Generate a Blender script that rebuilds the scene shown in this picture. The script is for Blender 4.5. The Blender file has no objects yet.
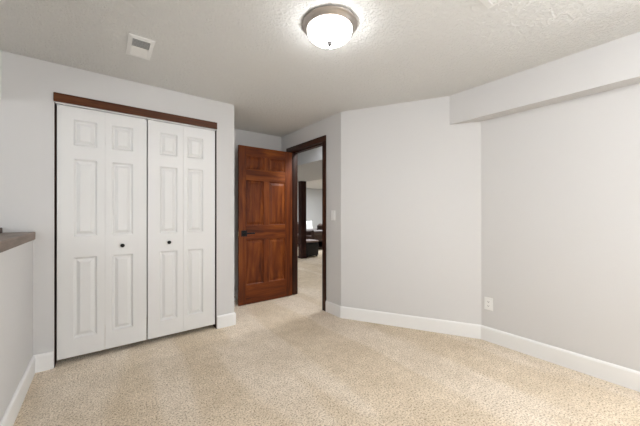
import bpy, bmesh, math, random
from mathutils import Vector, Matrix

random.seed(7)
scene = bpy.context.scene
col = scene.collection
PI = math.pi

# ------------------------------------------------------------------ camera
cam_data = bpy.data.cameras.new('camera')
cam_data.sensor_width = 36.0
cam_data.sensor_fit = 'HORIZONTAL'
cam_data.lens = 286.44 * 36.0 / 640.0
cam_data.clip_start = 0.02
cam = bpy.data.objects.new('camera', cam_data)
col.objects.link(cam)
cam.location = (0.0, 0.0, 1.2174)
cam.rotation_euler = (math.radians(90.037), 0, -0.6493)
scene.camera = cam

# ------------------------------------------------------------------ world, lights, exposure
world = bpy.data.worlds.new('world')
scene.world = world
world.use_nodes = True
wn = world.node_tree
bgn = wn.nodes['Background']
sky = wn.nodes.new('ShaderNodeTexSky')
sky.sky_type = 'HOSEK_WILKIE'
sky.sun_direction = (0.3, 0.5, 0.8)
wn.links.new(sky.outputs[0], bgn.inputs[0])
bgn.inputs[1].default_value = 0.6

vs = scene.view_settings
scene.display_settings.display_device = 'sRGB'
vs.view_transform = 'Standard'
vs.look = 'None'
vs.gamma = 1.0
vs.use_curve_mapping = False
vs.exposure = 0.26


def area(name, loc, rot, sx, sy, power, color=(1, 1, 1)):
    d = bpy.data.lights.new(name, 'AREA')
    d.shape = 'RECTANGLE'
    d.size, d.size_y = sx, sy
    d.energy = power
    d.color = color
    o = bpy.data.objects.new(name, d)
    o.location = loc
    o.rotation_euler = rot
    col.objects.link(o)
    return o


def lamp(name, loc, radius, power, color=(1, 1, 1)):
    d = bpy.data.lights.new(name, 'POINT')
    d.shadow_soft_size = radius
    d.energy = power
    d.color = color
    o = bpy.data.objects.new(name, d)
    o.location = loc
    col.objects.link(o)
    return o


# daylight coming in through the window in the right wall, beside the camera
area('window_daylight', (2.89, -0.75, 1.45), (0, math.radians(66), 0), 1.1, 1.2, 46, (0.975, 0.99, 1.0))
area('stair_side_fill', (-1.9, 0.9, 1.72), (0, math.radians(-90), 0), 1.2, 2.6, 19, (0.965, 0.985, 1.0))  # added fill that brightens the doorway wall; no lamp stands there
# added bounce fill behind the camera; ceiling lamps of hall and far recreation room
lamp('rear_bounce_fill', (1.25, -0.85, 2.18), 0.22, 58, (0.985, 0.992, 1.0))
area('hall_lamp', (2.58, 2.93, 2.36), (0, 0, 0), 0.2, 0.2, 20, (0.96, 0.98, 1.0))
area('hall_lamp', (2.58, 6.2, 2.36), (0, 0, 0), 0.2, 0.6, 14, (0.97, 0.985, 1.0))
area('recreation_room_lamp', (6.9, 8.2, 2.36), (0, 0, 0), 2.2, 2.6, 112, (0.91, 0.955, 1.0))
DOME_EMISSION = 20.0


# ------------------------------------------------------------------ materials
def new_mat(name):
    m = bpy.data.materials.new(name)
    m.use_nodes = True
    nt = m.node_tree
    return m, nt, nt.nodes['Principled BSDF']


def node(nt, t, **kw):
    n = nt.nodes.new(t)
    for k, v in kw.items():
        if k in n.inputs.keys():
            n.inputs[k].default_value = v
        else:
            setattr(n, k, v)
    return n


def plain(name, rgb, rough=0.5, metal=0.0, bump=0.0, bscale=200, spec=0.5):
    m, nt, b = new_mat(name)
    b.inputs['Base Color'].default_value = (*rgb, 1)
    b.inputs['Roughness'].default_value = rough
    b.inputs['Metallic'].default_value = metal
    b.inputs['Specular IOR Level'].default_value = spec
    tc = node(nt, 'ShaderNodeTexCoord')
    nz = node(nt, 'ShaderNodeTexNoise', Scale=bscale, Detail=3.0)
    nt.links.new(tc.outputs['Object'], nz.inputs['Vector'])
    if bump > 0:
        bp = node(nt, 'ShaderNodeBump', Strength=bump, Distance=0.004)
        nt.links.new(nz.outputs['Fac'], bp.inputs['Height'])
        nt.links.new(bp.outputs[0], b.inputs['Normal'])
    else:
        mr = node(nt, 'ShaderNodeMapRange')
        mr.inputs['To Min'].default_value = max(0.02, rough - 0.05)
        mr.inputs['To Max'].default_value = min(1, rough + 0.05)
        nt.links.new(nz.outputs['Fac'], mr.inputs['Value'])
        nt.links.new(mr.outputs[0], b.inputs['Roughness'])
    return m


def carpet_mat():
    m, nt, b = new_mat('carpet')
    L = nt.links.new
    tc = node(nt, 'ShaderNodeTexCoord')
    fine = node(nt, 'ShaderNodeTexNoise', Scale=92.0, Detail=6.0, Roughness=0.78)
    big = node(nt, 'ShaderNodeTexNoise', Scale=2.6, Detail=4.0, Roughness=0.6)
    mid = node(nt, 'ShaderNodeTexNoise', Scale=14.0, Detail=3.0)
    for n in (fine, big, mid):
        L(tc.outputs['Object'], n.inputs['Vector'])
    r = node(nt, 'ShaderNodeValToRGB')
    e = r.color_ramp.elements
    e[0].position, e[0].color = 0.39, (0.37, 0.295, 0.22, 1)
    e[1].position, e[1].color = 0.60, (1.0, 0.92, 0.81, 1)
    k = r.color_ramp.elements.new(0.50)
    k.color = (0.93, 0.81, 0.675, 1)
    L(fine.outputs['Fac'], r.inputs[0])
    r2 = node(nt, 'ShaderNodeValToRGB')
    e = r2.color_ramp.elements
    e[0].position, e[0].color = 0.36, (0.88, 0.86, 0.825, 1)
    e[1].position, e[1].color = 0.68, (1.0, 1.0, 1.0, 1)
    L(big.outputs['Fac'], r2.inputs[0])
    r3 = node(nt, 'ShaderNodeValToRGB')
    e = r3.color_ramp.elements
    e[0].position, e[0].color = 0.36, (0.90, 0.89, 0.87, 1)
    e[1].position, e[1].color = 0.70, (1.0, 1.0, 1.0, 1)
    L(mid.outputs['Fac'], r3.inputs[0])
    mx = node(nt, 'ShaderNodeMix', data_type='RGBA', blend_type='MULTIPLY')
    mx.inputs[0].default_value = 1.0
    L(r.outputs[0], mx.inputs[6])
    L(r2.outputs[0], mx.inputs[7])
    mx2 = node(nt, 'ShaderNodeMix', data_type='RGBA', blend_type='MULTIPLY')
    mx2.inputs[0].default_value = 1.0
    L(mx.outputs[2], mx2.inputs[6])
    L(r3.outputs[0], mx2.inputs[7])
    # vacuum tracks: long bands where the pile leans another way
    mp = node(nt, 'ShaderNodeMapping')
    mp.inputs['Rotation'].default_value = (0, 0, math.radians(43))
    mp.inputs['Scale'].default_value = (2.6, 0.42, 1.0)
    L(tc.outputs['Object'], mp.inputs['Vector'])
    trk = node(nt, 'ShaderNodeTexNoise', Scale=1.0, Detail=2.5, Roughness=0.35, Distortion=0.15)
    L(mp.outputs[0], trk.inputs['Vector'])
    r4 = node(nt, 'ShaderNodeValToRGB')
    e = r4.color_ramp.elements
    e[0].position, e[0].color = 0.47, (0.93, 0.905, 0.855, 1)
    e[1].position, e[1].color = 0.53, (1.0, 1.0, 1.0, 1)
    L(trk.outputs['Fac'], r4.inputs[0])
    mx4 = node(nt, 'ShaderNodeMix', data_type='RGBA', blend_type='MULTIPLY')
    mx4.inputs[0].default_value = 1.0
    L(mx2.outputs[2], mx4.inputs[6])
    L(r4.outputs[0], mx4.inputs[7])
    mx2 = mx4
    # light from the doorway painted into the alcove carpet: paler, with a wavering edge
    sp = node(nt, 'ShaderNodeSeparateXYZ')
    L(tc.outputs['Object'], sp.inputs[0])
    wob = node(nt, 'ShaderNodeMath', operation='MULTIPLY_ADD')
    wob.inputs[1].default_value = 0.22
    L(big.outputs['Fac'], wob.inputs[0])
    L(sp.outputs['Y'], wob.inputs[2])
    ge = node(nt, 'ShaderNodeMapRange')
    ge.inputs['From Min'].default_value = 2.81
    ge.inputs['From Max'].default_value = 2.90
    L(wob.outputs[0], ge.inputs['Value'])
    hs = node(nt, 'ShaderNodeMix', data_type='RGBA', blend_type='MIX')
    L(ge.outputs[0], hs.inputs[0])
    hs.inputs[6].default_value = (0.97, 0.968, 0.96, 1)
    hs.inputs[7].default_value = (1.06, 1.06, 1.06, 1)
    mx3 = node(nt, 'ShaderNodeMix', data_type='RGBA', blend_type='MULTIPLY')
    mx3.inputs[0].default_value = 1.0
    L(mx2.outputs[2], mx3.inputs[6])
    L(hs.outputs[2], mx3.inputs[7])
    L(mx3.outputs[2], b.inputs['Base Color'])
    b.inputs['Roughness'].default_value = 1.0
    b.inputs['Specular IOR Level'].default_value = 0.05
    bp = node(nt, 'ShaderNodeBump', Strength=0.65, Distance=0.012)
    L(fine.outputs['Fac'], bp.inputs['Height'])
    L(bp.outputs[0], b.inputs['Normal'])
    return m


def ceiling_mat():
    m, nt, b = new_mat('textured_ceiling_paint')
    L = nt.links.new
    b.inputs['Base Color'].default_value = (0.75, 0.75, 0.735, 1)
    b.inputs['Roughness'].default_value = 0.9
    b.inputs['Specular IOR Level'].default_value = 0.2
    tc = node(nt, 'ShaderNodeTexCoord')
    a = node(nt, 'ShaderNodeTexNoise', Scale=42.0, Detail=3.0, Roughness=0.6, Distortion=0.8)
    L(tc.outputs['Object'], a.inputs['Vector'])
    rp = node(nt, 'ShaderNodeValToRGB')
    e = rp.color_ramp.elements
    e[0].position, e[1].position = 0.44, 0.60
    L(a.outputs['Fac'], rp.inputs[0])
    bp = node(nt, 'ShaderNodeBump', Strength=0.75, Distance=0.006)
    L(rp.outputs[0], bp.inputs['Height'])
    L(bp.outputs[0], b.inputs['Normal'])
    return m


def wood_mat(name, axis, dark, midc, light, scale=1.0, rough=0.38, contrast=1.0):
    """axis: direction the grain runs in, in object coordinates."""
    m, nt, b = new_mat(name)
    L = nt.links.new
    tc = node(nt, 'ShaderNodeTexCoord')
    oi = node(nt, 'ShaderNodeObjectInfo')
    vm = node(nt, 'ShaderNodeVectorMath', operation='MULTIPLY_ADD')
    sc = [9.0 * scale] * 3
    sc[axis] = 1.1 * scale
    vm.inputs[1].default_value = sc
    L(tc.outputs['Object'], vm.inputs[0])
    mu = node(nt, 'ShaderNodeMath', operation='MULTIPLY')
    mu.inputs[1].default_value = 40.0
    L(oi.outputs['Random'], mu.inputs[0])
    L(mu.outputs[0], vm.inputs[2])
    n1 = node(nt, 'ShaderNodeTexNoise', Scale=1.0, Detail=5.0, Roughness=0.6, Distortion=1.2)
    L(vm.outputs[0], n1.inputs['Vector'])
    vm2 = node(nt, 'ShaderNodeVectorMath', operation='MULTIPLY')
    sc2 = [9.0] * 3
    sc2[axis] = 0.8
    vm2.inputs[1].default_value = sc2
    L(vm.outputs[0], vm2.inputs[0])
    n2 = node(nt, 'ShaderNodeTexNoise', Scale=1.0, Detail=3.0, Roughness=0.6)
    L(vm2.outputs[0], n2.inputs['Vector'])
    ad = node(nt, 'ShaderNodeMath', operation='MULTIPLY_ADD')
    ad.inputs[1].default_value = 0.22
    L(n2.outputs['Fac'], ad.inputs[0])
    ml = node(nt, 'ShaderNodeMath', operation='MULTIPLY')
    ml.inputs[1].default_value = 0.78
    L(n1.outputs['Fac'], ml.inputs[0])
    L(ml.outputs[0], ad.inputs[2])
    r = node(nt, 'ShaderNodeValToRGB')
    e = r.color_ramp.elements
    w = 0.17 / contrast
    e[0].position, e[0].color = 0.5 - w, (*dark, 1)
    e[1].position, e[1].color = 0.5 + w, (*light, 1)
    k = r.color_ramp.elements.new(0.5)
    k.color = (*midc, 1)
    L(ad.outputs[0], r.inputs[0])
    L(r.outputs[0], b.inputs['Base Color'])
    b.inputs['Roughness'].default_value = rough
    b.inputs['Specular IOR Level'].default_value = 0.22
    bp = node(nt, 'ShaderNodeBump', Strength=0.08, Distance=0.002)
    L(n2.outputs['Fac'], bp.inputs['Height'])
    L(bp.outputs[0], b.inputs['Normal'])
    return m


def glow_mat():
    m, nt, b = new_mat('lit_frosted_glass')
    b.inputs['Base Color'].default_value = (0.9, 0.9, 0.88, 1)
    b.inputs['Roughness'].default_value = 0.4
    b.inputs['Emission Color'].default_value = (0.98, 0.99, 1.0, 1)
    b.inputs['Emission Strength'].default_value = DOME_EMISSION
    return m


def glass_mat():
    m = bpy.data.materials.new('window_glass')
    m.use_nodes = True
    nt = m.node_tree
    nt.nodes.clear()
    out = nt.nodes.new('ShaderNodeOutputMaterial')
    tr = nt.nodes.new('ShaderNodeBsdfTransparent')
    gl = nt.nodes.new('ShaderNodeBsdfGlossy')
    gl.inputs['Roughness'].default_value = 0.03
    fr = nt.nodes.new('ShaderNodeFresnel')
    mx = nt.nodes.new('ShaderNodeMixShader')
    nt.links.new(fr.outputs[0], mx.inputs[0])
    nt.links.new(tr.outputs[0], mx.inputs[1])
    nt.links.new(gl.outputs[0], mx.inputs[2])
    nt.links.new(mx.outputs[0], out.inputs[0])
    return m


M = {}
M['wall'] = plain('wall_paint', (0.640, 0.634, 0.630), 0.85, bump=0.10, bscale=90, spec=0.2)
M['hall_wall'] = plain('hall_wall_paint', (0.60, 0.61, 0.62), 0.85, bump=0.10, bscale=90, spec=0.2)
M['ceiling'] = ceiling_mat()
M['carpet'] = carpet_mat()
M['white'] = plain('white_trim_paint', (0.82, 0.82, 0.815), 0.4)
M['door_white'] = plain('white_door_paint', (0.74, 0.74, 0.735), 0.42)
M['plastic'] = plain('white_plastic', (0.84, 0.84, 0.83), 0.35)
M['black'] = plain('black_metal', (0.007, 0.006, 0.006), 0.5, spec=0.25)
M['nickel'] = plain('brushed_nickel', (0.40, 0.36, 0.325), 0.36, metal=0.85)
M['finial'] = plain('dark_nickel', (0.035, 0.03, 0.027), 0.55)
M['steel'] = plain('steel', (0.6, 0.6, 0.58), 0.35, metal=1.0)
M['slot'] = plain('dark_slot', (0.03, 0.03, 0.03), 0.7)
M['duct'] = plain('duct_interior', (0.48, 0.48, 0.49), 0.7)
M['brass'] = plain('aged_brass', (0.45, 0.32, 0.16), 0.35, metal=1.0)
AL = dict(dark=(0.055, 0.012, 0.003), midc=(0.145, 0.032, 0.005), light=(0.27, 0.073, 0.011))
M['wood_v'] = wood_mat('stained_alder_upright', 2, rough=0.5, **AL)
M['wood_h'] = wood_mat('stained_alder_crosswise', 0, rough=0.5, **AL)
DK = dict(dark=(0.014, 0.005, 0.003), midc=(0.032, 0.011, 0.006), light=(0.065, 0.023, 0.011))
M['dark_x'] = wood_mat('dark_stained_trim_x', 0, rough=0.42, **DK)
M['dark_y'] = wood_mat('dark_stained_trim_y', 1, rough=0.42, **DK)
M['dark_z'] = wood_mat('dark_stained_trim_z', 2, rough=0.42, **DK)
M['head_x'] = wood_mat('brown_stained_header', 0, rough=0.42, dark=(0.040, 0.013, 0.005), midc=(0.085, 0.027, 0.010), light=(0.15, 0.055, 0.02))
M['ledge_y'] = wood_mat('grey_brown_ledge', 1, rough=0.4, dark=(0.09, 0.062, 0.047), midc=(0.16, 0.115, 0.088), light=(0.25, 0.185, 0.145))
M['post_z'] = wood_mat('dark_post_wood', 2, rough=0.4, dark=(0.020, 0.007, 0.006), midc=(0.038, 0.013, 0.010), light=(0.065, 0.024, 0.016))
M['leather'] = plain('brown_leather', (0.085, 0.040, 0.028), 0.38, bump=0.25, bscale=60)
M['dark_leather'] = plain('dark_brown_leather', (0.055, 0.028, 0.021), 0.38, bump=0.25, bscale=60)
M['black_leather'] = plain('black_leather', (0.012, 0.010, 0.010), 0.5, bump=0.2, bscale=60)
M['pillow'] = plain('white_pillow_cloth', (0.85, 0.84, 0.82), 0.9, bump=0.3, bscale=120)
M['pale_lid'] = plain('pinkish_lid', (0.40, 0.30, 0.28), 0.5, bump=0.1, bscale=80)  # ottoman lid coloured paler and pinker than its body
M['glow'] = glow_mat()
M['glass'] = glass_mat()


# ------------------------------------------------------------------ helpers
def link_mesh(name, bm, mat, parent=None, smooth=False, bevel=0.0, segs=2):
    bmesh.ops.recalc_face_normals(bm, faces=bm.faces[:])
    me = bpy.data.meshes.new(name)
    bm.to_mesh(me)
    bm.free()
    mats = mat if isinstance(mat, (list, tuple)) else [mat]
    for x in mats:
        me.materials.append(x)
    if smooth:
        for p in me.polygons:
            p.use_smooth = True
    o = bpy.data.objects.new(name, me)
    col.objects.link(o)
    if parent:
        o.parent = parent
    if bevel > 0:
        b = o.modifiers.new('bevel', 'BEVEL')
        b.width = bevel
        b.segments = segs
        b.limit_method = 'ANGLE'
        b.angle_limit = math.radians(40)
    return o


def box(bm, x0, x1, y0, y1, z0, z1, mi=0):
    v = [bm.verts.new((x, y, z)) for x in (x0, x1) for y in (y0, y1) for z in (z0, z1)]
    for f in ((0, 1, 3, 2), (4, 6, 7, 5), (0, 4, 5, 1), (2, 3, 7, 6), (0, 2, 6, 4), (1, 5, 7, 3)):
        fc = bm.faces.new([v[i] for i in f])
        fc.material_index = mi


def boxes(name, lst, mat, parent=None, bevel=0.0, segs=2):
    bm = bmesh.new()
    for b in lst:
        box(bm, *b)
    return link_mesh(name, bm, mat, parent, bevel=bevel, segs=segs)


def lathe(bm, prof, n=48, mat=None, mi=0):
    """prof: list of (r, z); spun about z; transformed by mat."""
    rings = []
    for r, z in prof:
        if r < 1e-6:
            rings.append([bm.verts.new((0, 0, z))])
        else:
            rings.append([bm.verts.new((r * math.cos(2 * PI * i / n), r * math.sin(2 * PI * i / n), z)) for i in range(n)])
    new = [v for r in rings for v in r]
    for a, b in zip(rings, rings[1:]):
        for i in range(n):
            j = (i + 1) % n
            if len(a) == 1 and len(b) == 1:
                continue
            if len(a) == 1:
                f = bm.faces.new((a[0], b[i], b[j]))
            elif len(b) == 1:
                f = bm.faces.new((a[i], a[j], b[0]))
            else:
                f = bm.faces.new((a[i], a[j], b[j], b[i]))
            f.material_index = mi
            f.smooth = True
    if mat is not None:
        bmesh.ops.transform(bm, matrix=mat, verts=new)


def prism(bm, poly, z0, z1):
    a = [bm.verts.new((x, y, z0)) for x, y in poly]
    b = [bm.verts.new((x, y, z1)) for x, y in poly]
    n = len(poly)
    bm.faces.new(a[::-1])
    bm.faces.new(b)
    for i in range(n):
        j = (i + 1) % n
        bm.faces.new((a[i], a[j], b[j], b[i]))


def structure(o):
    o['kind'] = 'structure'
    return o


def tag(o, label, cat, group=None, kind='thing'):
    o['label'] = label
    o['category'] = cat
    o['kind'] = kind
    if group:
        o['group'] = group
    return o


def empty(name, loc=(0, 0, 0), rz=0.0):
    o = bpy.data.objects.new(name, None)
    o.location = loc
    o.rotation_euler = (0, 0, rz)
    o.empty_display_size = 0.1
    col.objects.link(o)
    return o


def copy_tree(o, parent=None):
    c = o.copy()
    col.objects.link(c)
    c.parent = parent
    for ch in list(o.children):
        copy_tree(ch, c)
    return c


# ------------------------------------------------------------------ room numbers (metres)
H = 2.40
YC = 3.0625            # closet wall face
XH = -0.422            # half wall face
XC = 1.148             # corner where the closet ends
YB = 3.912             # back of the alcove
XD = 2.214             # doorway wall face
Y1 = 2.511             # where the slanted wall starts
XR, Y2 = 2.9257, 1.2675  # right wall face, end of slanted wall
T = 0.12
REAR = -1.6
XL = -2.0
OX0, OX1, OZ = -0.303, 0.957, 2.100       # closet opening
DY0, DY1, DZ = 2.857, 3.645, 2.122        # clear door opening

# ------------------------------------------------------------------ setting: floor, ceilings, walls
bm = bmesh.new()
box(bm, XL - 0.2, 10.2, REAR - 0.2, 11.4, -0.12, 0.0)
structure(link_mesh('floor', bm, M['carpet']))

structure(boxes('ceiling', [(XL - 0.2, 10.2, REAR - 0.2, 11.4, H, H + 0.12)], M['ceiling']))

# half wall on the left, open above it
structure(boxes('wall_left', [(XH - 0.14, XH, REAR, YC, 0, 1.016)], M['wall']))
structure(boxes('wall_stair', [(XL - T, XL, REAR, YC + T, 0, H)], M['wall']))
# closet wall with its opening, and the closet's far side
structure(boxes('wall_closet', [
    (XL, OX0, YC, YC + T, 0, H),
    (OX1, XC, YC, YC + T, 0, H),
    (OX0, OX1, YC, YC + T, OZ, H),
    (XC - T, XC, YC + T, YB, 0, H),
    (OX0 - T, OX0, YC + T, YB, 0, H)], M['wall']))
structure(boxes('wall_back', [(OX0 - T, XD + T, YB, YB + T, 0, H)], M['wall']))
structure(boxes('wall_doorway', [
    (XD, XD + T, Y1 + 0.03, DY0 - 0.02, 0, H),
    (XD, XD + T, DY1 + 0.02, YB, 0, H),
    (XD, XD + T, DY0 - 0.02, DY1 + 0.02, DZ + 0.02, H)], M['wall']))
dx, dy = XR - XD, Y2 - Y1
ln = math.hypot(dx, dy)
nx, ny = -dy / ln, dx / ln     # outward normal
bm = bmesh.new()
prism(bm, [(XD, Y1), (XR, Y2), (XR + nx * T, Y2 + ny * T + 0.08), (XD + T, Y1 + 0.03), (XD, Y1 + 0.03)], 0, H)
structure(link_mesh('wall_diagonal', bm, M['wall']))
# right wall, with a window beside the camera
WY0, WY1, WZ0, WZ1 = -1.40, -0.10, 0.85, 2.05
structure(boxes('wall_right', [
    (XR, XR + T, REAR, WY0, 0, H), (XR, XR + T, WY1, Y2, 0, H),
    (XR, XR + T, WY0, WY1, 0, WZ0), (XR, XR + T, WY0, WY1, WZ1, H)], M['wall']))
structure(boxes('wall_rear', [(XL, XR + T, REAR - T, REAR, 0, H)], M['wall']))
fx0, fx1 = XR + 0.04, XR + 0.09
win = structure(boxes('window_1', [
    (fx0, fx1, WY0, WY0 + 0.05, WZ0, WZ1), (fx0, fx1, WY1 - 0.05, WY1, WZ0, WZ1),
    (fx0, fx1, WY0 + 0.05, WY1 - 0.05, WZ0, WZ0 + 0.05), (fx0, fx1, WY0 + 0.05, WY1 - 0.05, WZ1 - 0.05, WZ1),
    (fx0, fx1, -0.775, -0.725, WZ0 + 0.05, WZ1 - 0.05)], M['white'], bevel=0.004))
for ya, yb in ((WY0 + 0.05, -0.775), (-0.725, WY1 - 0.05)):
    boxes('window_pane', [(XR + 0.062, XR + 0.068, ya, yb, WZ0 + 0.05, WZ1 - 0.05)], M['glass'], win)

# boxed-in soffit along the right wall
XS, ZS = 2.7863, 2.1096
t = (XS - XD) / (XR - XD)
YS = Y1 + (Y2 - Y1) * t
bm = bmesh.new()
prism(bm, [(XS, REAR), (XR, REAR), (XR, Y2), (XS, YS)], ZS, H)
structure(link_mesh('soffit', bm, M['wall']))
# dropped header over the stair opening
structure(boxes('trim_1', [(-0.76, -0.5885, REAR, YC, 2.043, H)], M['white']))

# hall and recreation room beyond the doorway
structure(boxes('wall_hall', [(10.0, 10.12, REAR, 11.2, 0, H), (XR + T, 10.0, 0.9, 1.02, 0, H),
                              (XD, XD + T, YB + T, 11.2, 0, H)], M['hall_wall']))
structure(boxes('wall_far', [(XD, 10.12, 11.16, 11.28, 0, H)], M['hall_wall']))
structure(boxes('ceiling_soffit', [(2.812, 4.42, 2.9, 11.16, 2.08, H)], M['hall_wall']))


# ------------------------------------------------------------------ baseboards
BB_PROF = [(0.0, 0.0), (0.0145, 0.0), (0.0145, 0.118), (0.011, 0.128), (0.005, 0.134), (0.0, 0.134)]


def baseboard(pts, names):
    """mitred boards along a polyline, projecting to its right-hand side."""
    n = len(pts)
    dirs = []
    for a, b in zip(pts, pts[1:]):
        d = Vector((b[0] - a[0], b[1] - a[1]))
        dirs.append(d.normalized())
    nor = [Vector((d.y, -d.x)) for d in dirs]
    mit = []
    for i in range(n):
        if i == 0:
            mit.append(nor[0])
        elif i == n - 1:
            mit.append(nor[-1])
        else:
            s = nor[i - 1] + nor[i]
            mit.append(s / (s.dot(nor[i])))
    for i, nm in enumerate(names):
        bm = bmesh.new()
        A = [bm.verts.new((pts[i][0] + mit[i].x * o, pts[i][1] + mit[i].y * o, z)) for o, z in BB_PROF]
        B = [bm.verts.new((pts[i + 1][0] + mit[i + 1].x * o, pts[i + 1][1] + mit[i + 1].y * o, z)) for o, z in BB_PROF]
        m = len(A)
        bm.faces.new(A)
        bm.faces.new(B[::-1])
        for k in range(m):
            q = (k + 1) % m
            bm.faces.new((A[k], A[q], B[q], B[k]))
        structure(link_mesh(nm, bm, M['white']))


baseboard([(XH, REAR), (XH, YC), (OX0 - 0.004, YC)], ['baseboard_left', 'baseboard_closet'])
baseboard([(OX1 + 0.006, YC), (XC, YC), (XC, YB), (XD, YB), (XD, DY1 + 0.075)],
          ['baseboard_corner', 'baseboard_alcove', 'baseboard_back', 'baseboard_hinge'])
baseboard([(XD, DY0 - 0.073), (XD, Y1), (XR, Y2), (XR, REAR)], ['baseboard_doorway', 'baseboard_diagonal', 'baseboard_right'])
baseboard([(XD + T, YB + T), (XD + T, 11.16), (10.0, 11.16)], ['baseboard_hall', 'baseboard_far'])

# ------------------------------------------------------------------ dark wood trim
structure(boxes('trim_2', [(OX0 - 0.004, OX1 + 0.002, YC - 0.017, YC, OZ - 0.001, 2.168)], M['head_x'], bevel=0.003))
# door casing and jamb
tr = structure(boxes('trim_3', [(XD - 0.018, XD, DY0 - 0.072, DY1 + 0.090, DZ - 0.004, 2.187)], M['dark_y'], bevel=0.004))
for y0, y1 in ((DY0 - 0.072, DY0 - 0.006), (DY1 + 0.006, DY1 + 0.072)):
    boxes('side_casing', [(XD - 0.016, XD, y0, y1, 0, DZ - 0.004)], M['dark_z'], tr, bevel=0.004)
for y0, y1 in ((DY0 - 0.02, DY0), (DY1, DY1 + 0.02)):
    boxes('jamb', [(XD - 0.004, XD + T + 0.004, y0, y1, 0, DZ)], M['dark_z'], tr, bevel=0.002)
boxes('head_jamb', [(XD - 0.004, XD + T + 0.004, DY0, DY1, DZ - 0.002, DZ + 0.018)], M['dark_y'], tr, bevel=0.002)
boxes('door_stop', [(XD + 0.045, XD + 0.085, DY0, DY0 + 0.012, 0, DZ - 0.002),
                    (XD + 0.045, XD + 0.085, DY1 - 0.012, DY1, 0, DZ - 0.002),
                    (XD + 0.045, XD + 0.085, DY0 + 0.012, DY1 - 0.012, DZ - 0.014, DZ - 0.002)], M['dark_z'], tr)
for y0, y1 in ((DY0 - 0.072, DY0 - 0.006), (DY1 + 0.006, DY1 + 0.072)):
    boxes('side_casing', [(XD + T, XD + T + 0.016, y0, y1, 0, DZ - 0.004)], M['dark_z'], tr, bevel=0.004)
boxes('head_casing', [(XD + T, XD + T + 0.018, DY0 - 0.072, DY1 + 0.072, DZ - 0.004, 2.187)], M['dark_y'], tr, bevel=0.004)


# ------------------------------------------------------------------ white bifold closet doors
def panel_face(bm, xs, zs, holes, y, rings):
    """front sheet facing -y, cut on a grid; each hole (i, j) gets nested rings [(inset, depth)]."""
    V = {}

    def vert(x, yy, z):
        k = (round(x, 5), round(yy, 5), round(z, 5))
        if k not in V:
            V[k] = bm.verts.new((x, yy, z))
        return V[k]
    for i in range(len(xs) - 1):
        for j in range(len(zs) - 1):
            x0, x1, z0, z1 = xs[i], xs[i + 1], zs[j], zs[j + 1]
            if (i, j) not in holes:
                bm.faces.new([vert(x0, y, z0), vert(x1, y, z0), vert(x1, y, z1), vert(x0, y, z1)])
                continue
            prev = [vert(x0, y, z0), vert(x1, y, z0), vert(x1, y, z1), vert(x0, y, z1)]
            for ins, dep in rings:
                cur = [vert(x0 + ins, y + dep, z0 + ins), vert(x1 - ins, y + dep, z0 + ins),
                       vert(x1 - ins, y + dep, z1 - ins), vert(x0 + ins, y + dep, z1 - ins)]
                for k in range(4):
                    q = (k + 1) % 4
                    bm.faces.new((prev[k], prev[q], cur[q], cur[k]))
                prev = cur
            bm.faces.new(prev)
    # sides and back
    xa, xb, za, zb = xs[0], xs[-1], zs[0], zs[-1]
    yb = y + 0.032
    edge = ([(x, za) for x in xs] + [(xb, z) for z in zs[1:]] + [(x, zb) for x in xs[::-1][1:]] + [(xa, z) for z in zs[::-1][1:-1]])
    front = [vert(x, y, z) for x, z in edge]
    back = [vert(x, yb, z) for x, z in edge]
    n = len(edge)
    for k in range(n):
        q = (k + 1) % n
        bm.faces.new((front[k], front[q], back[q], back[k]))
    bm.faces.new(back)


ROWS = [0.048, 0.195, 0.855, 1.026, 1.662, 1.770, 1.984, 2.084]
RINGS = [(0.003, 0.002), (0.010, 0.012), (0.015, 0.0155), (0.022, 0.0155), (0.042, 0.003), (0.045, 0.002)]


def bifold(x0, leaves, knob_x, knob_z, label):
    root = empty('bifold_closet_door', (x0, YC + 0.012, 0))
    tag(root, label, 'closet door', 'white bifold closet doors')
    for i, (a, b, pa, pb) in enumerate(leaves):
        bm = bmesh.new()
        panel_face(bm, [a - x0, pa - x0, pb - x0, b - x0], ROWS, {(1, 1), (1, 3), (1, 5)}, 0.0, RINGS)
        leaf = link_mesh('door_leaf', bm, M['door_white'], root)
        if a < knob_x < b:
            bm = bmesh.new()
            mt = Matrix.Translation((knob_x - x0, 0, knob_z)) @ Matrix.Rotation(PI / 2, 4, 'X')
            lathe(bm, [(0.0, 0.0), (0.009, 0.0), (0.0075, 0.004), (0.006, 0.012), (0.009, 0.016), (0.0145, 0.020),
                       (0.0165, 0.025), (0.0150, 0.030), (0.0095, 0.0335), (0.0, 0.0345)], 24, mt)
            link_mesh('knob', bm, M['black'], leaf)['label'] = 'small round black knob'
    # hinge barrels between the leaves, and the pivots in the head track
    for z in (0.30, 1.06, 1.84):
        bm = bmesh.new()
        lathe(bm, [(0, -0.03), (0.004, -0.03), (0.004, 0.03), (0, 0.03)], 10, Matrix.Translation((leaves[0][1] - x0 + 0.0008, 0.035, z)))
        link_mesh('hinge', bm, M['steel'], root)
    for xx in (leaves[0][0] - x0 + 0.03, leaves[1][1] - x0 - 0.03):
        bm = bmesh.new()
        lathe(bm, [(0, 2.08), (0.006, 2.08), (0.006, 2.094), (0, 2.094)], 10, Matrix.Translation((xx, 0.016, 0)))
        link_mesh('pivot_pin', bm, M['steel'], root)
    return root


bifold(-0.290, [(-0.2885, 0.0165, -0.190, -0.036), (0.0181, 0.3240, 0.066, 0.220)], 0.140, 0.934,
       'white bifold closet door nearer the half wall, raised panels, black knob')
bifold(0.3330, [(0.3335, 0.6380, 0.432, 0.584), (0.6396, 0.9440, 0.673, 0.826)], 0.508, 0.939,
       'white bifold closet door nearer the brown wooden door, raised panels, black knob')
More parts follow.
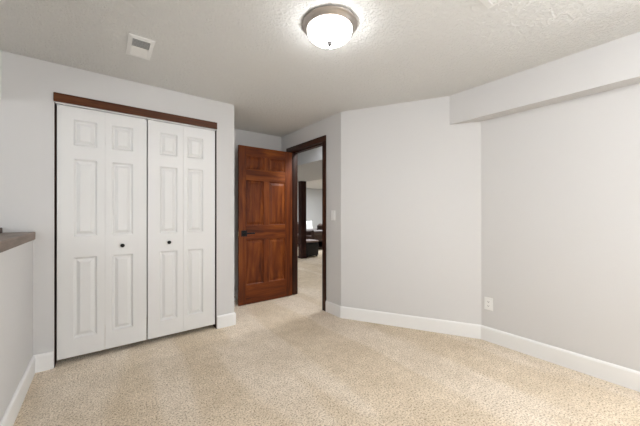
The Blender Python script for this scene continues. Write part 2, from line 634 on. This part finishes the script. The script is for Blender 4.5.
# head track the doors hang in
structure(boxes('trim_4', [(OX0, OX1, YC + 0.012, YC + 0.044, OZ - 0.008, OZ)], M['white']))
structure(boxes('trim_5', [(OX0, OX0 + 0.004, YC + 0.003, YC + 0.11, 0, OZ - 0.008), (OX1 - 0.004, OX1, YC + 0.003, YC + 0.11, 0, OZ - 0.008)], M['dark_z']))

# ------------------------------------------------------------------ open wooden door
door = structure(empty('door_1', (2.222, 3.610, 0.008)))
door['label'] = 'reddish brown stained wooden panel door standing open in the alcove'
door['category'] = 'door'
DW, DH, DT = 0.808, 2.102, 0.035
# door-local x runs from the hinge edge (0) to the free edge (-DW)
c0, c1, c2, c3, c4, c5 = -DW, -DW + 0.098, -0.455, -0.370, -0.115, 0.0
rows = [0.0, 0.255, 0.853, 1.045, 1.648, 1.800, 1.975, DH]
for a, b in ((c0, c1), (c4, c5)):
    boxes('stile', [(a, b, 0, DT, 0, DH)], M['wood_v'], door, bevel=0.0025)
for j in (0, 2, 4, 6):
    boxes('rail', [(c1, c4, 0, DT, rows[j], rows[j + 1])], M['wood_h'], door, bevel=0.0025)
for j in (1, 3, 5):
    boxes('mullion', [(c2, c3, 0, DT, rows[j], rows[j + 1])], M['wood_v'], door, bevel=0.0025)
    for a, b in ((c1, c2), (c3, c4)):
        bm = bmesh.new()
        z0, z1 = rows[j], rows[j + 1]
        for s, yy in ((1, 0.0), (-1, DT)):
            prev = None
            for ins, dep in ((0.0, 0.004), (0.008, 0.0125), (0.016, 0.0135), (0.046, 0.004), (0.050, 0.003)):
                y = yy + s * dep
                cur = [bm.verts.new(p) for p in ((a + ins, y, z0 + ins), (b - ins, y, z0 + ins), (b - ins, y, z1 - ins), (a + ins, y, z1 - ins))]
                if prev:
                    for k in range(4):
                        q = (k + 1) % 4
                        bm.faces.new((prev[k], prev[q], cur[q], cur[k]))
                prev = cur
            bm.faces.new(prev)
        link_mesh('panel', bm, M['wood_v'], door)
# lever handles on both faces
for s, yy in ((-1, 0.0), (1, DT)):
    hx, hz = -DW + 0.070, 0.942
    ros = boxes('handle', [(hx - 0.040, hx + 0.040, min(yy, yy + s * 0.010), max(yy, yy + s * 0.010), hz - 0.040, hz + 0.040)], M['black'], door, bevel=0.003)
    ros['label'] = 'black lever handle on a square plate'
    bm = bmesh.new()
    lathe(bm, [(0.0, 0.0), (0.012, 0.0), (0.011, 0.045), (0.0, 0.045)], 20, Matrix.Translation((hx, yy, hz)) @ Matrix.Rotation(-s * PI / 2, 4, 'X'))
    y0, y1 = sorted((yy + s * 0.036, yy + s * 0.048))
    box(bm, hx - 0.012, hx + 0.135, y0, y1, hz - 0.010, hz + 0.010)
    link_mesh('lever', bm, M['black'], ros, bevel=0.003)
boxes('latch_plate', [(-DW - 0.0015, -DW, 0.006, 0.029, 0.908, 0.966)], M['brass'], door)
for z in (0.22, 1.05, 1.88):
    bm = bmesh.new()
    lathe(bm, [(0, -0.045), (0.006, -0.045), (0.006, 0.045), (0, 0.045)], 12, Matrix.Translation((0.007, DT - 0.002, z)))
    box(bm, -0.001, 0.0035, 0.003, DT - 0.002, z - 0.044, z + 0.044)
    link_mesh('hinge', bm, M['black'], door)

# small floor stop behind the door, fixed to the alcove baseboard
ds = empty('door_stop', (1.43, YB - 0.0145, 0.075))
tag(ds, 'small dark door stop on the baseboard behind the open wooden door', 'door stop')
bm = bmesh.new()
lathe(bm, [(0, 0), (0.012, 0), (0.012, 0.006), (0.006, 0.010), (0.006, 0.070), (0, 0.070)], 16, Matrix.Rotation(PI / 2, 4, 'X'))
link_mesh('stem', bm, M['black'], ds)
bm = bmesh.new()
lathe(bm, [(0, 0.068), (0.010, 0.068), (0.012, 0.072), (0.012, 0.084), (0.009, 0.088), (0, 0.088)], 16, Matrix.Rotation(PI / 2, 4, 'X'))
link_mesh('rubber_tip', bm, M['slot'], ds)

# ------------------------------------------------------------------ ledge on the half wall
lg = empty('wooden_ledge', (-0.49, 0.7, 1.016))
tag(lg, 'grey brown wooden ledge capping the white half wall', 'ledge')
boxes('ledge_board', [(-0.090, 0.082, REAR - 0.7, YC - 0.7 - 0.001, 0, 0.060)], M['ledge_y'], lg, bevel=0.006)
boxes('rail', [(-0.135, -0.090, REAR - 0.7, YC - 0.7 - 0.001, 0.03, 0.097)], M['dark_y'], lg, bevel=0.005)

# ------------------------------------------------------------------ flush ceiling light
lt = empty('ceiling_light', (1.134, 1.394, H))
tag(lt, 'lit round flush ceiling light with brushed nickel rim and frosted dome', 'ceiling light')
bm = bmesh.new()
lathe(bm, [(0.0, 0.0), (0.168, 0.0), (0.1725, -0.003), (0.1745, -0.007), (0.1735, -0.011), (0.169, -0.014), (0.162, -0.017),
           (0.157, -0.021), (0.151, -0.0285), (0.146, -0.033), (0.1415, -0.0355), (0.138, -0.034), (0.136, -0.026), (0.0, -0.024)], 96)
link_mesh('rim', bm, M['nickel'], lt)
bm = bmesh.new()
prof = [(0.134, -0.028), (0.1385, -0.034), (0.139, -0.040)]
for k in range(1, 15):
    a = k / 14 * PI / 2
    prof.append((0.139 * math.cos(a) ** 0.9 if k < 14 else 0.0, -0.040 - 0.073 * math.sin(a)))
lathe(bm, prof, 96)
link_mesh('glass_dome', bm, M['glow'], lt)
bm = bmesh.new()
lathe(bm, [(0, -0.110), (0.016, -0.110), (0.018, -0.115), (0.012, -0.119), (0.014, -0.125), (0.010, -0.133), (0, -0.137)], 24)
link_mesh('finial', bm, M['finial'], lt)['label'] = 'dark metal finial'


# ------------------------------------------------------------------ ceiling vents
def vent(loc, label):
    root = empty('ceiling_vent', loc)
    tag(root, label, 'air vent', 'white ceiling vents')
    w, l = 0.152, 0.302
    bm = bmesh.new()
    fx, fy = 0.024, 0.030
    # flange: four mitred, slightly sloping strips
    outer = [(-w / 2, -l / 2), (w / 2, -l / 2), (w / 2, l / 2), (-w / 2, l / 2)]
    inner = [(-w / 2 + fx, -l / 2 + fy), (w / 2 - fx, -l / 2 + fy), (w / 2 - fx, l / 2 - fy), (-w / 2 + fx, l / 2 - fy)]
    A0 = [bm.verts.new((x, y, 0)) for x, y in outer]
    A = [bm.verts.new((x, y, -0.004)) for x, y in outer]
    B = [bm.verts.new((x, y, -0.009)) for x, y in inner]
    C = [bm.verts.new((x, y, 0)) for x, y in inner]
    for k in range(4):
        q = (k + 1) % 4
        bm.faces.new((A0[k], A0[q], A[q], A[k]))
        bm.faces.new((A[k], A[q], B[q], B[k]))
        bm.faces.new((B[k], B[q], C[q], C[k]))
    link_mesh('frame', bm, M['plastic'], root)
    boxes('duct', [(-w / 2 + fx, w / 2 - fx, -l / 2 + fy, l / 2 - fy, -0.0012, -0.0004)], M['duct'], root)
    n = 14
    y0, y1 = -l / 2 + fy, l / 2 - fy
    for half in (0, 1):
        bm = bmesh.new()
        for k in range(n // 2):
            yc = y0 + (y1 - y0) * (half * n / 2 + k + 0.5) / n
            s = -1 if half == 0 else 1
            p = [(yc - s * 0.007, -0.0015), (yc + s * 0.007, -0.010), (yc + s * 0.008, -0.009), (yc - s * 0.006, -0.0005)]
            a = [bm.verts.new((-w / 2 + fx, y, z)) for y, z in p]
            b = [bm.verts.new((w / 2 - fx, y, z)) for y, z in p]
            bm.faces.new(a)
            bm.faces.new(b[::-1])
            for i in range(4):
                q = (i + 1) % 4
                bm.faces.new((a[i], a[q], b[q], b[i]))
        link_mesh('louvres', bm, M['plastic'], root)
    boxes('damper_lever', [(w / 2 - fx - 0.006, w / 2 - fx - 0.002, -0.004, 0.004, -0.018, -0.008)], M['plastic'], root)
    return root


vent((0.213, 2.405, H), 'white rectangular ceiling vent above the white closet doors')
vent((1.771 - 0.076, 0.729 - 0.151, H), 'white ceiling vent beside the soffit, only its corner in view')


# ------------------------------------------------------------------ light switch and outlet
def plate_mesh(w, h, t):
    bm = bmesh.new()
    loops = []
    for ins, y in ((0, 0), (0, -t * 0.5), (0.003, -t)):
        loops.append([bm.verts.new((x, y, z)) for x, z in ((-w / 2 + ins, -h / 2 + ins), (w / 2 - ins, -h / 2 + ins), (w / 2 - ins, h / 2 - ins), (-w / 2 + ins, h / 2 - ins))])
    for a, b in zip(loops, loops[1:]):
        for k in range(4):
            q = (k + 1) % 4
            bm.faces.new((a[k], a[q], b[q], b[k]))
    bm.faces.new(loops[-1])
    bm.faces.new(loops[0][::-1])
    return bm


sw = empty('light_switch', (XD, 2.652, 1.190), -PI / 2)
tag(sw, 'white light switch on the wall beside the dark door casing', 'light switch')
link_mesh('plate', plate_mesh(0.072, 0.118, 0.006), M['plastic'], sw)
boxes('rocker', [(-0.0165, 0.0165, -0.0095, -0.006, -0.033, 0.033)], M['plastic'], sw, bevel=0.002)
for z in (-0.048, 0.048):
    bm = bmesh.new()
    lathe(bm, [(0, 0.006), (0.003, 0.006), (0.002, 0.0072), (0, 0.0074)], 12, Matrix.Translation((0, 0, z)) @ Matrix.Rotation(PI / 2, 4, 'X'))
    link_mesh('screw', bm, M['plastic'], sw)

ou = empty('wall_outlet', (XR, 1.200, 0.357), -PI / 2)
tag(ou, 'white electrical outlet low on the right wall above the baseboard', 'outlet')
link_mesh('plate', plate_mesh(0.076, 0.118, 0.006), M['plastic'], ou)
for zc in (-0.0195, 0.0195):
    bm = bmesh.new()
    pts = []
    for k in range(24):
        a = 2 * PI * k / 24
        pts.append((max(-0.0165, min(0.0165, 0.0185 * math.cos(a))), 0.0143 * math.sin(a)))
    f = [bm.verts.new((x, -0.0085, zc + z)) for x, z in pts]
    g = [bm.verts.new((x, -0.006, zc + z)) for x, z in pts]
    bm.faces.new(f)
    bm.faces.new(g[::-1])
    for k in range(24):
        q = (k + 1) % 24
        bm.faces.new((f[k], f[q], g[q], g[k]))
    rc = link_mesh('receptacle', bm, M['plastic'], ou)
    boxes('slots', [(-0.0075, -0.0050, -0.0088, -0.0084, zc - 0.002, zc + 0.007),
                    (0.0050, 0.0075, -0.0088, -0.0084, zc - 0.001, zc + 0.006),
                    (-0.0028, 0.0028, -0.0088, -0.0084, zc - 0.010, zc - 0.005)], M['slot'], rc)

# ------------------------------------------------------------------ things seen through the doorway
po = empty('wooden_post', (4.318, 6.485, 0))
tag(po, 'dark wood square post seen through the doorway, holding up the soffit', 'post')
boxes('shaft', [(-0.08, 0.08, -0.08, 0.08, 0, 2.08)], M['post_z'], po, bevel=0.006)
boxes('plinth', [(-0.086, 0.086, -0.094, 0.094, 0, 0.06)], M['post_z'], po, bevel=0.008)


def soft_box(name, x0, x1, y0, y1, z0, z1, mat, parent, r=0.05):
    o = boxes(name, [(x0, x1, y0, y1, z0, z1)], mat, parent, bevel=r, segs=4)
    for p in o.data.polygons:
        p.use_smooth = True
    return o


def seat_unit(name, w, mat, n, loc, rz, back_h=0.86, arm_h=0.60, leg_h=0.10):
    """upholstered seat, front facing -y."""
    root = empty(name, loc, rz)
    d = 0.90
    soft_box('base', -w / 2 + 0.02, w / 2 - 0.02, 0.03, d - 0.02, leg_h, 0.30, mat, root, 0.02)
    aw = 0.20
    for s in (-1, 1):
        xa, xb = (-w / 2, -w / 2 + aw) if s < 0 else (w / 2 - aw, w / 2)
        bm = bmesh.new()
        prof = [(0.0, leg_h + 0.02), (0.0, arm_h - 0.10)]
        nseg = 10
        xm, hr = (xa + xb) / 2, (xb - xa) / 2
        pts = [(xa + 0.02, leg_h + 0.01), (xb - 0.02, leg_h + 0.01), (xb - 0.02, arm_h - 0.16)]
        for k in range(nseg + 1):
            a = -0.5 + (PI + 1.0) * k / nseg
            pts.append((xm + hr * math.cos(a), arm_h - 0.10 + 0.10 * math.sin(a)))
        pts.append((xa + 0.02, arm_h - 0.16))
        A = [bm.verts.new((x, 0.0, z)) for x, z in pts]
        B = [bm.verts.new((x, d - 0.06, z)) for x, z in pts]
        m = len(pts)
        bm.faces.new(A)
        bm.faces.new(B[::-1])
        for k in range(m):
            q = (k + 1) % m
            bm.faces.new((A[k], A[q], B[q], B[k]))
        link_mesh('armrest', bm, mat, root, bevel=0.015)
    cw = (w - 2 * aw) / n
    for i in range(n):
        a = -w / 2 + aw + i * cw
        soft_box('seat_cushion', a + 0.004, a + cw - 0.004, 0.02, 0.64, 0.29, 0.45, mat, root, 0.05)
        bc = soft_box('back_cushion', a + 0.004, a + cw - 0.004, 0.56, 0.78, 0.43, back_h - 0.02, mat, root, 0.07)
        for q in range(3):
            bm = bmesh.new()
            lathe(bm, [(0, 0), (0.014, 0.003), (0.010, 0.009), (0, 0.011)], 10,
                  Matrix.Translation((a + cw * (q + 0.5) / 3, 0.562, 0.66)) @ Matrix.Rotation(PI / 2, 4, 'X'))
            link_mesh('button', bm, mat, bc)
    soft_box('backrest', -w / 2 + 0.05, w / 2 - 0.05, 0.74, d, leg_h + 0.02, back_h, mat, root, 0.06)
    for sx in (-1, 1):
        for yy in (0.09, d - 0.10):
            bm = bmesh.new()
            lathe(bm, [(0, 0), (0.018, 0), (0.028, leg_h + 0.005), (0, leg_h + 0.005)], 14, Matrix.Translation((sx * (w / 2 - 0.09), yy, 0)))
            link_mesh('leg', bm, M['black'], root)
    return root


so = seat_unit('leather_sofa', 2.0, M['leather'], 3, (5.75, 8.60, 0), 0, back_h=0.88)
tag(so, 'brown leather sofa partly hidden behind the dark wood post', 'sofa')
pw = empty('throw_pillow', (6.16, 8.92, 0.452), math.radians(5))
tag(pw, 'white throw pillow leaning upright on the brown sofa', 'pillow')
bm = bmesh.new()
N = 12
top, bot = {}, {}
for i in range(N + 1):
    for j in range(N + 1):
        u, v = i / N * 2 - 1, j / N * 2 - 1
        th = 0.075 * ((1 - u ** 4) * (1 - v ** 4)) ** 0.6
        pin = 1 - 0.06 * (1 - abs(u * v))
        x, z = 0.235 * u * pin, 0.235 + 0.235 * v * pin
        lean = 0.22 * z
        top[i, j] = bm.verts.new((x, -th - 0.10 + lean, z))
        bot[i, j] = top[i, j] if i in (0, N) or j in (0, N) else bm.verts.new((x, th - 0.10 + lean, z))
for i in range(N):
    for j in range(N):
        bm.faces.new((top[i, j], top[i + 1, j], top[i + 1, j + 1], top[i, j + 1]))
        if len({bot[i, j], bot[i + 1, j], bot[i + 1, j + 1], bot[i, j + 1]}) == 4:
            bm.faces.new((bot[i, j], bot[i, j + 1], bot[i + 1, j + 1], bot[i + 1, j]))
link_mesh('pillow_case', bm, M['pillow'], pw, smooth=True)

ch = seat_unit('armchair', 0.86, M['dark_leather'], 1, (5.50, 7.98, 0), -PI / 2, back_h=0.84, arm_h=0.66, leg_h=0.07)
tag(ch, 'dark brown leather armchair behind the black ottoman', 'armchair')

ot = empty('ottoman', (4.67, 6.70, 0))
tag(ot, 'black cube ottoman standing beside the dark wood post', 'ottoman')
soft_box('body', -0.20, 0.20, -0.22, 0.22, 0.03, 0.40, M['black_leather'], ot, 0.02)
soft_box('lid', -0.205, 0.205, -0.225, 0.225, 0.405, 0.455, M['pale_lid'], ot, 0.018)['label'] = 'paler pinkish top'
for sx in (-1, 1):
    for sy in (-1, 1):
        boxes('foot', [(sx * 0.16 - 0.02, sx * 0.16 + 0.02, sy * 0.17 - 0.02, sy * 0.17 + 0.02, 0, 0.032)], M['black'], ot)
